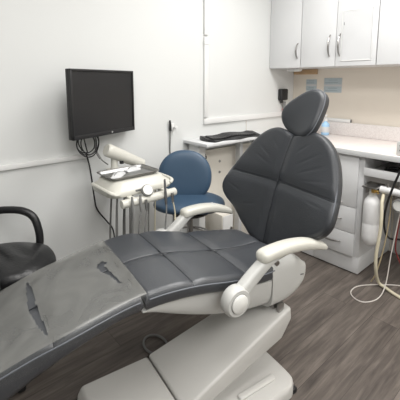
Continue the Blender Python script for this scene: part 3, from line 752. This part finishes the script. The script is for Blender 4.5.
# leave a trough in the middle for the backrest: only the two side cheeks are solid
hc = NB(); loft(hc, [[(p[0], max(0.15, p[1]), min(p[2], 0.485)) for p in r] for r in rings])
obj('hinge_cover', hc, M['greyplastic'], ch, angle=50)
hc = NB(); loft(hc, [[(p[0], min(-0.15, p[1]), p[2]) for p in r] for r in rings])
h1 = obj('hinge_cover', hc, M['greyplastic'], ch, angle=50)
b = NB(); box(b, (0.79, -0.2385, 0.475), (0.022, 0.002, 0.007), 0.0008, rot=(0, 0.2, 0)); obj('maker_mark', b, M['greyhose'], h1)
b = NB(); lathe(b, [(0, 0), (0.012, 0), (0.012, 0.008), (0, 0.009)], Matrix.Translation((0.625, -0.233, 0.578)) @ Matrix.Rotation(PI/2, 4, 'X'), 16); obj('hinge_pin', b, M['chrome'], h1)
obj('seat_frame', box(NB(), (0.69, 0, 0.44), (0.22, 0.296, 0.14), 0.03, 3), M['basepl'], ch)
# lifting arm
def skew(prof_far, prof_near, bev=0.012):
    t = bmesh.new(); a = [t.verts.new(p) for p in prof_far]; c = [t.verts.new(p) for p in prof_near]; n = len(a)
    t.faces.new(a[::-1]); t.faces.new(c)
    for k in range(n): t.faces.new((a[k], a[(k+1) % n], c[(k+1) % n], c[k]))
    bmesh.ops.recalc_face_normals(t, faces=t.faces[:])
    bmesh.ops.bevel(t, geom=t.edges[:], offset=bev, segments=3, affect='EDGES', profile=0.5)
    return t
uz = [(0.152, 0.134), (0.715, 0.345), (0.722, 0.285), (0.662, 0.208), (0.30, 0.106), (0.16, 0.06)]
def vfar(u): return 0.08-0.10*max(0, (u-0.152)/0.56)
obj('lift_arm', skew([(u, vfar(u), z) for u, z in uz], [(u, -0.25, z) for u, z in uz]), M['basepl'], ch, angle=35)
uz2 = [(-0.145, 0.134), (0.148, 0.131), (0.152, 0.06), (0.148, 0.002), (-0.165, 0.002), (-0.165, 0.10)]
obj('base_cover', skew([(u, 0.08, z) for u, z in uz2], [(u, -0.25, z) for u, z in uz2], 0.014), M['basepl'], ch, angle=35)
b = NB(); box(b, (0.675, -0.10, 0.350), (0.05, 0.20, 0.05), 0.006); box(b, (0.672, -0.222, 0.345), (0.034, 0.016, 0.04), 0.003); obj('pivot_bracket', b, M['chrome'], ch)
# foot plate on the floor
bp = NB(); pts = []
outl = [(0.155, 0.07), (0.155, -0.24), (0.30, -0.335), (0.58, -0.345), (0.66, -0.325), (0.685, -0.26), (0.685, -0.02), (0.66, 0.05), (0.5, 0.08)]
pl_ = [(p.x, p.y) for p in smoothpts([(a, c, 0) for a, c in outl], 4, True)]
rings = []
for (sc0, z) in ((1.0, 0.001), (1.0, 0.03), (0.985, 0.048), (0.95, 0.056)):
    rings.append([(0.42+(p[0]-0.42)*sc0, -0.13+(p[1]+0.13)*sc0, z) for p in pl_])
loft(bp, rings); fp = obj('foot_plate', bp, M['basepl'], ch, angle=35)
b = NB(); box(b, (0.50, -0.265, 0.060), (0.20, 0.03, 0.016), 0.007, 3); obj('raised_rib', b, M['basepl'], fp)
b = NB(); box(b, (0.66, -0.322, 0.012), (0.03, 0.03, 0.024), 0.006); obj('rubber_foot', b, M['black'], fp)

# backrest
BO = Vector((0.781, 0, 0.561)); BD = Vector((0.3483, 0, 0.9374)); BN = Vector((-0.9374, 0, 0.3483)); BV = Vector((0, 1, 0))
HW = [(-0.040, 0.0), (-0.036, 0.06), (-0.022, 0.105), (0.0, 0.145), (0.03, 0.195), (0.06, 0.232), (0.088, 0.272), (0.115, 0.322), (0.145, 0.356), (0.18, 0.373), (0.22, 0.374), (0.28, 0.362), (0.34, 0.343), (0.39, 0.324), (0.46, 0.290), (0.51, 0.255), (0.55, 0.21), (0.574, 0.165), (0.583, 0.12), (0.576, 0.07), (0.562, 0.03), (0.556, 0.0)]
half = [(w, s) for s, w in HW]
outb = half+[(-w, s) for w, s in half[-2:0:-1]]
outb = [(p.x, p.y) for p in smoothpts([(a, c, 0) for a, c in outb], 10, True)]
def wing(v, s):
    return 0.062*(abs(v)/0.385)**2*math.exp(-((s-0.17)/0.2)**2)
WRK = [((-0.10, 0.36), (-0.26, 0.43)), ((-0.08, 0.40), (-0.22, 0.49)), ((-0.12, 0.33), (-0.30, 0.36)), ((0.08, 0.37), (0.24, 0.42)), ((0.10, 0.41), (0.2, 0.47)),
       ((-0.06, 0.46), (-0.13, 0.52)), ((0.06, 0.46), (0.12, 0.52)), ((0.22, 0.18), (0.33, 0.21)), ((-0.2, 0.25), (-0.31, 0.24)), ((0.10, 0.15), (0.2, 0.12))]
def segd(p, a, b_):
    ax, ay = a; bx, by = b_; dx, dy = bx-ax, by-ay; t = max(0, min(1, ((p[0]-ax)*dx+(p[1]-ay)*dy)/(dx*dx+dy*dy)))
    return math.hypot(p[0]-ax-t*dx, p[1]-ay-t*dy), t
def shaped_pad(outline, c0, thick, frame, wingf, seams, wrk, nr=56, rim=0.03):
    """frame(v,s,h)->Vector"""
    b = NB(); N = len(outline); front = []; back = []
    for k in range(nr+1):
        rr = (k/nr)**0.85
        fr, bk = [], []
        for (pv, ps) in outline:
            v, s = c0[0]+(pv-c0[0])*rr, c0[1]+(ps-c0[1])*rr
            edge = (1-rr)*math.hypot(pv-c0[0], ps-c0[1])
            rd = 1-math.sqrt(max(0, 1-max(0, 1-edge/rim)**2)) if edge < rim else 0
            h = thick/2*(1-rd*0.62)+0.012*(1-rr*rr)
            for sm in seams: h -= sm(v, s)
            for (a, c) in wrk:
                d, tt = segd((v, s), a, c); h -= 0.0014*math.exp(-(d/0.007)**2)*math.sin(PI*min(max(tt, 0.05), 0.95))
            w = wingf(v, s)
            fr.append(b.verts.new(frame(v, s, h+w)))
            hb = -thick/2*(1-rd*0.62)
            bk.append(b.verts.new(frame(v, s, hb+w)))
            if k == 0: break
        front.append(fr); back.append(bk)
    for S in (front, back):
        for a, c in zip(S, S[1:]):
            for k in range(N):
                k2 = (k+1) % N
                if len(a) == 1: b.faces.new((a[0], c[k], c[k2]))
                else: b.faces.new((a[k], a[k2], c[k2], c[k]))
    for k in range(N):
        k2 = (k+1) % N; b.faces.new((front[-1][k], front[-1][k2], back[-1][k2], back[-1][k]))
    return b
fb = lambda v, s, h: BO+BD*s+BV*v+BN*h
TH = 0.062
bk_ = obj('backrest', shaped_pad(outb, (0, 0.27), TH, fb, lambda v, s: wing(v, s)-0.012, [lambda v, s: gro(v-0.01*math.sin(s*5), 0.03, 0.009, 0.005), lambda v, s: gro(s-0.30+0.04*abs(v), 0.03, 0.009, 0.005)], WRK), M['leather2'], ch, angle=60)
b = NB(); tube(b, [fb(v*0.985, 0.27+(s-0.27)*0.985, TH*0.21+wing(v, s)-0.009) for v, s in outb[::3]], 0.003, 6, 1, False, True); obj('piping', b, M['piping'], bk_)
def back_h(v, s):
    # surface height of the pad along a seam
    pts = outb; best = 1
    rr = 0.0
    for lo, hi in ((0, 1.2),):
        for _ in range(1): pass
    d = math.hypot(v, s-0.27)
    ang = math.atan2(s-0.27, v); R0 = min(pts, key=lambda p: abs((math.atan2(p[1]-0.27, p[0])-ang+PI) % (2*PI)-PI)); R = math.hypot(R0[0], R0[1]-0.27)
    rr = min(1, d/R); edge = (1-rr)*R; rim = 0.03
    rd = 1-math.sqrt(max(0, 1-max(0, 1-edge/rim)**2)) if edge < rim else 0
    return TH/2*(1-rd*0.62)+0.012*(1-rr*rr)+wing(v, s)-0.012
vs = [(-0.03+0.585*k/60) for k in range(61)]
hs = [(-0.357+0.714*k/60) for k in range(61)]
seam_lines(bk_, M['thread'], [[fb(0.01*math.sin(s*5), s, back_h(0.01*math.sin(s*5), s)-0.0115) for s in vs], [fb(v, 0.30-0.04*abs(v), back_h(v, 0.30-0.04*abs(v))-0.0115) for v in hs]])
b = NB(); rings = []
for k in range(16):
    s = 0.03+0.46*k/15; w = interp(s, [(0.03, 0.12), (0.2, 0.25), (0.49, 0.17)])
    ring = []
    for j in range(17):
        v = w*(-1+2*j/16); ring.append(fb(v, s, wing(v, s)-TH/2-0.0135))
    for j in range(17):
        v = w*(1-2*j/16); ring.append(fb(v, s, wing(v, s)-TH/2-0.0135-0.03*(1-(v/w)**4)-0.002))
    rings.append(ring)
obj('back_shell', loft(b, rings), M['greyplastic'], ch)
b = NB(); tube(b, [(0.70, 0, 0.45), (0.80, 0, 0.47), fb(0, 0.04, -0.075), fb(0, 0.10, -0.07)], 0.03, 12); obj('back_bar', b, M['darkgrey'], ch)
# headrest
hoc = 0.678
HO = [(0.0, 0.537), (0.060, 0.545), (0.104, 0.570), (0.125, 0.612), (0.119, 0.660), (0.099, 0.712), (0.074, 0.760), (0.042, 0.794), (0.0, 0.806)]
outh = HO+[(-a, c) for a, c in HO[-2:0:-1]]
outh = [(p.x, p.y) for p in smoothpts([(a, c, 0) for a, c in outh], 10, True)]
HD = Vector((math.cos(math.radians(67)), 0, math.sin(math.radians(67)))); HN = Vector((-HD.z, 0, HD.x)); HC_ = BO+BD*hoc
HR = math.radians(24)
def fh(v, s, h):
    a, c = v, s-hoc
    v2, s2 = a*math.cos(HR)-c*math.sin(HR), a*math.sin(HR)+c*math.cos(HR)
    return HC_+Vector((0.026, -0.027, 0.0))+HD*s2+BV*v2+HN*(h-0.004)
hr = obj('headrest', shaped_pad(outh, (0, hoc), 0.062, fh, lambda v, s: 0.05*(v/0.128)**2*0.5+0.008-0.10*(s-hoc)**2, [], [], 30, 0.028), M['leather2'], ch, angle=60)
b = NB(); tube(b, [fh(v*0.985, hoc+(s-hoc)*0.985, 0.062*0.21+0.025*(v/0.128)**2+0.010-0.10*(s-hoc)**2) for v, s in outh[::3]], 0.0026, 6, 1, False, True); obj('piping', b, M['piping'], hr)
b = NB(); tube(b, [fb(0, 0.42, -0.06), fb(0, 0.52, -0.075), fb(0, 0.60, -0.05), fb(0, 0.66, -0.03)], 0.014, 10); obj('headrest_post', b, M['chrome'], ch)

# armrests
def armrest(sg):
    y = 0.305*sg if sg < 0 else 0.288; zo = 0 if sg < 0 else -0.016
    mx = Matrix.Translation((0.340, 0.284*sg, 0.545)) @ Matrix.Rotation(-sg*PI/2, 4, 'X')
    root = obj('armrest', lathe(NB(), [(0, 0), (0.054, 0), (0.058, 0.006), (0.058, 0.034), (0.050, 0.046), (0, 0.046)], mx, 36), M['greyplastic'], ch)
    obj('pivot_cap', lathe(NB(), [(0, 0.046), (0.036, 0.046), (0.036, 0.051), (0.032, 0.054), (0, 0.056)], mx, 32), M['capd'], root)
    obj('cap_gap', lathe(NB(), [(0.036, 0.0455), (0.0375, 0.0475), (0.039, 0.0455)], mx, 32), M['greyhose'], root)
    b = NB(); P = smoothpts([(0.345, y*0.99, 0.548), (0.42, y*0.985, 0.605), (0.49, y, 0.655), (0.56, y, 0.675), (0.66, y, 0.672)], 6)
    rings = []
    for i, p in enumerate(P):
        a = P[max(i-1, 0)]; c = P[min(i+1, len(P)-1)]; d = (c-a).normalized(); nz = Vector((-d.z, 0, d.x)); tt = i/(len(P)-1)
        hw = 0.030-0.014*tt if tt < 0.8 else 0.0188-0.005*tt; 
        rings.append([p+nz*(q[0]*hw/0.5)+Vector((0, q[1]*0.024/0.5, 0)) for q in rrect(1, 1, 0.3, 4)])
    obj('support', loft(b, rings), M['greyplastic'], root)
    b = NB(); rings = []
    C_ = [(0.455, 0.679), (0.48, 0.683), (0.53, 0.687), (0.60, 0.687), (0.67, 0.680), (0.73, 0.668), (0.79, 0.650), (0.825, 0.637), (0.845, 0.629)]
    C2 = smoothpts([((a if sg < 0 else 0.452+(a-0.455)*0.86), 0, c+zo) for a, c in C_], 4); n = len(C2)
    for i, p in enumerate(C2):
        tt = i/(n-1); e = 1.0
        if tt < 0.14: e = math.sqrt(1-((0.14-tt)/0.14)**2)
        if tt > 0.85: e = math.sqrt(max(0, 1-((tt-0.85)/0.15)**2))
        e = max(e, 0.08); hh = (0.024 if tt < 0.6 else 0.024-0.022*(tt-0.6))*e; ww = 0.034*max(e, 0.25)
        rings.append([(p.x, y+ww*math.copysign(abs(math.cos(a))**0.7, math.cos(a)), p.z+hh*math.copysign(abs(math.sin(a))**0.7, math.sin(a))) for a in [2*PI*j/24 for j in range(24)]])
    obj('arm_pad', loft(b, rings), M['ivory'], root)
armrest(-1); armrest(1)

# clear film cover over the leg cushion
SLIT1 = [(-0.050, 0.02), (-0.033, 0.03), (-0.045, 0.058), (-0.068, 0.045), (-0.076, 0.02), (-0.070, -0.02), (-0.056, -0.06), (-0.042, -0.13), (-0.034, -0.13), (-0.042, -0.05)]
SLIT2 = [(-0.300, 0.155), (-0.295, 0.09), (-0.298, 0.0), (-0.296, -0.08), (-0.290, -0.15), (-0.289, -0.19), (-0.298, -0.18), (-0.312, -0.11), (-0.323, -0.02), (-0.318, 0.07), (-0.309, 0.155)]
def inside(p, poly):
    r = False; n = len(poly)
    for i in range(n):
        (x0, y0), (x1, y1) = poly[i], poly[i-1]
        if (y0 > p[1]) != (y1 > p[1]) and p[0] < (x1-x0)*(p[1]-y0)/(y1-y0)+x0: r = not r
    return r
b = NB(); nu, nv = 180, 90; U0, U1 = -0.79, 0.012
SK = 0.036
GR = []
for i in range(nu+1):
    u = U0+(U1-U0)*i/nu; w = sinterp(u, WT)+0.007; zt = sinterp(u, ZT); row = []
    tot = w+SK
    for j in range(nv+1):
        a = -tot+2*tot*j/nv; sgn = 1 if a > 0 else -1; aa = abs(a)
        rip = 0.0018*math.sin(70*u+3*math.sin(20*a))*math.sin(17*a)
        bow = 0.004+0.004*math.sin(PI*min(1, max(0, (u+0.27)/0.27)))
        if aa < w-0.02: v, z = aa, zt+0.006+bow*(1-(aa/w)**2)+rip
        elif aa < w+0.011:
            th = (aa-(w-0.02))/0.031*PI/2; v = w-0.02+0.02*math.sin(th); z = zt+0.006-0.022*(1-math.cos(th))
        else: v = w+0.003+0.004*abs(math.sin(60*u+2*math.sin(23*u)))*((aa-w)/SK); z = zt-0.016-(aa-w-0.011)*(1+0.2*math.sin(31*u))
        row.append(b.verts.new((u, sgn*v, z)))
    GR.append(row)
for i in range(nu):
    for j in range(nv):
        c = (GR[i][j].co+GR[i+1][j+1].co)/2
        if inside((c.x, c.y), SLIT1) or inside((c.x, c.y), SLIT2): continue
        b.faces.new((GR[i][j], GR[i+1][j], GR[i+1][j+1], GR[i][j+1]))
HEM = {uu: [(uu, v.co.y*1.004, v.co.z+0.0008) for v in GR[int((uu-U0)/(U1-U0)*nu)]] for uu in (0.010, -0.028)}
bmesh.ops.delete(b, geom=[v for v in b.verts if not v.link_faces], context='VERTS')
t = thing('film_cover', 'hazy clear plastic cover stretched over the leg cushion of the dental chair', 'plastic cover', ORG, CRZ)
M['film_clear'] = M['film'].copy(); M['film_clear'].name = 'clear_plastic_film'
for nd in M['film_clear'].node_tree.nodes:
    if nd.type == 'MIX_SHADER': nd.inputs[0].default_value = 0.015 if nd.inputs[0].default_value > 0.3 else 0.03
sk = b.copy()
def on_side(f):
    c = f.calc_center_median(); return abs(c.y) > sinterp(c.x, WT)+0.0005
top_f = [f for f in b.faces if on_side(f)]
bmesh.ops.delete(b, geom=top_f, context='FACES')
sk_f = [f for f in sk.faces if not on_side(f)]
bmesh.ops.delete(sk, geom=sk_f, context='FACES')
obj('film', b, M['film'], t, angle=70)
sk_o = obj('side_skirt', sk, M['film_clear'], t, angle=70); nt_ = M['film_clear'].node_tree
for lk in list(nt_.links):
    if lk.to_socket.name == 'Normal' or lk.from_node.type == 'MAP_RANGE': nt_.links.remove(lk)
sk_o['label'] = 'clear rippled side of the film'
b = NB()
for uu in (0.010, -0.028):
    tube(b, HEM[uu], 0.0016, 5, 1, False)
obj('welded_hem', b, M['film_clear'], t)

# ------------------------------------------------------------------ loose items by the chair and bay
b = NB(); tube(b, [(0.905+0.055*math.cos(a), 1.385+0.075*math.sin(a), 0.008) for a in [i*2*PI/12 for i in range(12)]], 0.006, 8, 4, True, True)
tag(obj('cable_loop', b, M['greyhose']), 'small grey ring of cable on the floor behind the chair base', 'cable')

# white water bottle on its bracket
t = thing('water_bottle', 'white plastic water bottle hanging beside the drawer unit', 'bottle', (2.326, 0.925, 0.268))
obj('bottle_body', lathe(NB(), [(0, 0.0), (0.022, 0.002), (0.040, 0.018), (0.050, 0.045), (0.052, 0.07), (0.052, 0.150), (0.0505, 0.156), (0.0505, 0.160), (0.052, 0.166), (0.052, 0.285), (0.047, 0.315), (0.030, 0.338), (0.022, 0.345), (0, 0.346)]), M['whitebottle'], t)
obj('neck_cap', lathe(NB(), [(0, 0.346), (0.022, 0.346), (0.022, 0.385), (0.018, 0.39), (0, 0.39)], None, 24), M['capd'], t)
t = thing('bottle_bracket', 'steel bracket with brass valve above the white water bottle', 'bracket', (2.326, 0.937, 0.667))
obj('plate', box(NB(), (0.02, -0.005, 0.008), (0.15, 0.09, 0.01), 0.002), M['chrome'], t)
obj('wall_flange', box(NB(), (0.06, 0.043, -0.02), (0.07, 0.005, 0.07), 0.001), M['chrome'], t)
b = NB(); lathe(b, [(0, 0), (0.014, 0), (0.014, 0.02), (0.009, 0.022), (0.009, 0.04), (0, 0.041)], Matrix.Translation((-0.035, -0.02, -0.012)) @ Matrix.Rotation(PI/2, 4, 'X'), 12); tube(b, [(-0.035, -0.035, -0.012), (-0.02, -0.05, -0.02), (-0.012, -0.05, -0.03)], 0.006, 8)
obj('brass_valve', b, M['brass'], t)
t = thing('suction_manifold', 'white horizontal pipe with black end cap under the open niche', 'pipe', (2.35, 0.60, 0.66))
b = NB(); lathe(b, [(0, 0), (0.023, 0), (0.024, 0.004), (0.024, 0.50), (0, 0.50)], align((0, 0.295, 0.0), (0, -0.205, 0.0)), 24); obj('pipe', b, M['whitebottle'], t)
b = NB(); lathe(b, [(0, -0.014), (0.022, -0.014), (0.027, -0.01), (0.027, 0.008), (0.0245, 0.008)], align((0, 0.295, 0.0), (0, -0.205, 0.0)), 24); obj('end_cap', b, M['black'], t)
for y in (0.245, 0.175): obj('nipple', lathe(NB(), [(0.009, 0.02), (0.009, 0.037), (0.006, 0.039), (0.006, 0.047)], Matrix.Translation((0, y, 0)), 12), M['chrome'], t)
for y in (0.18, -0.1):
    obj('hanger', box(NB(), (0.0, y, 0.05), (0.012, 0.018, 0.056), 0.002), M['chrome'], t)

def hose(name, pts, r, m, label, cat='hose'):
    return tag(obj(name, tube(NB(), pts, r, 10), M[m]), label, cat)
hose('suction_hose', [(2.345, 0.865, 0.632), (2.29, 0.85, 0.59), (2.266, 0.838, 0.50), (2.262, 0.838, 0.40), (2.252, 0.847, 0.251), (2.262, 0.845, 0.14), (2.32, 0.845, 0.035), (2.325, 0.80, 0.013), (2.30, 0.74, 0.011), (2.28, 0.66, 0.011), (2.27, 0.48, 0.011)], 0.0105, 'cream', 'thick cream hose curving from the white pipe to the floor')
hose('tan_tube', [(2.388, 0.834, 0.635), (2.388, 0.833, 0.479), (2.372, 0.847, 0.266), (2.345, 0.872, 0.087), (2.342, 0.90, 0.006)], 0.0045, 'tan', 'thin tan tube hanging straight behind the cream hose')
hose('pale_cable', [(2.385, 0.765, 0.60), (2.377, 0.777, 0.461), (2.356, 0.795, 0.235), (2.32, 0.80, 0.04), (2.189, 0.79, 0.005), (2.084, 0.828, 0.004), (2.075, 0.89, 0.004), (2.132, 0.939, 0.004), (2.243, 0.926, 0.004), (2.40, 0.80, 0.004), (2.46, 0.70, 0.004), (2.50, 0.5, 0.004)], 0.0034, 'palecable', 'thin pale cable looping on the floor by the bay', 'cable')
hose('black_hose', [(2.40, 0.56, 0.908), (2.33, 0.62, 0.909), (2.295, 0.665, 0.912), (2.262, 0.735, 0.85), (2.255, 0.765, 0.77), (2.27, 0.80, 0.66), (2.31, 0.83, 0.57), (2.40, 0.87, 0.44), (2.44, 0.87, 0.34), (2.46, 0.845, 0.30), (2.52, 0.80, 0.288), (2.6, 0.7, 0.285), (2.75, 0.6, 0.30), (2.89, 0.55, 0.32)], 0.0068, 'black', 'black hose dropping over the worktop edge and sagging into the bay')
hose('red_cable', [(2.46, 0.775, 0.70), (2.445, 0.79, 0.45), (2.43, 0.797, 0.28), (2.445, 0.785, 0.20), (2.47, 0.74, 0.11), (2.50, 0.60, 0.006)], 0.0045, 'redcable', 'dark red cable hanging at the right edge of the bay', 'cable')
t = thing('pressure_gauge', 'grey round gauge at the right edge below the white pipe', 'gauge', (2.318, 0.757, 0.592))
mg = Matrix.Rotation(-PI/2, 4, 'Y')
obj('case', lathe(NB(), [(0, -0.01), (0.036, -0.01), (0.040, -0.004), (0.040, 0.018), (0.034, 0.02), (0.034, 0.012), (0, 0.012)], mg, 28), M['greyhose'], t)
obj('dial', lathe(NB(), [(0, 0.0125), (0.033, 0.0125), (0.033, 0.0135), (0, 0.014)], mg, 28), M['capd'], t)
b = NB(); tube(b, [(0, 0, 0.038), (0.02, 0, 0.048)], 0.006, 8, 2, False); obj('stem', b, M['chrome'], t)

# ------------------------------------------------------------------ light
def area(name, loc, size, energy, color=(1, 0.985, 0.965), rot=(0, 0, 0)):
    l = bpy.data.lights.new(name, 'AREA'); l.shape = 'RECTANGLE'; l.size = size[0]; l.size_y = size[1]; l.energy = energy; l.color = color
    o = bpy.data.objects.new(name, l); o.location = loc; o.rotation_euler = rot; col.objects.link(o)
area('ceiling_and_fill_light', (1.75, 0.75, 2.46), (0.6, 1.2), 33)
area('ceiling_and_fill_light', (0.35, 0.55, 2.46), (0.6, 1.2), 20)
area('ceiling_and_fill_light', (0.2, -1.0, 2.46), (1.2, 0.8), 36)  # unseen, strengthened as fill from behind the camera
area('ceiling_and_fill_light', (1.9, -1.0, 2.46), (1.2, 0.8), 26)  # fill light added to brighten the bay, no known lamp here
w = bpy.data.worlds.new('world'); bpy.context.scene.world = w; w.use_nodes = True
w.node_tree.nodes['Background'].inputs[0].default_value = (0.9, 0.95, 1, 1); w.node_tree.nodes['Background'].inputs[1].default_value = 0.3

# ------------------------------------------------------------------ camera
cam = bpy.data.cameras.new('camera'); co = bpy.data.objects.new('camera', cam); col.objects.link(co)
co.location = (0, 0, 1.355); co.rotation_euler = (math.radians(90-8.3), 0, math.radians(-41.2))
cam.sensor_width = 36; cam.sensor_fit = 'HORIZONTAL'; cam.lens = 36*350/400; cam.shift_y = -67/400; cam.clip_start = 0.02
bpy.context.scene.camera = co
sc = bpy.context.scene
sc.view_settings.view_transform = 'Standard'; sc.view_settings.look = 'None'; sc.view_settings.exposure = 0.0
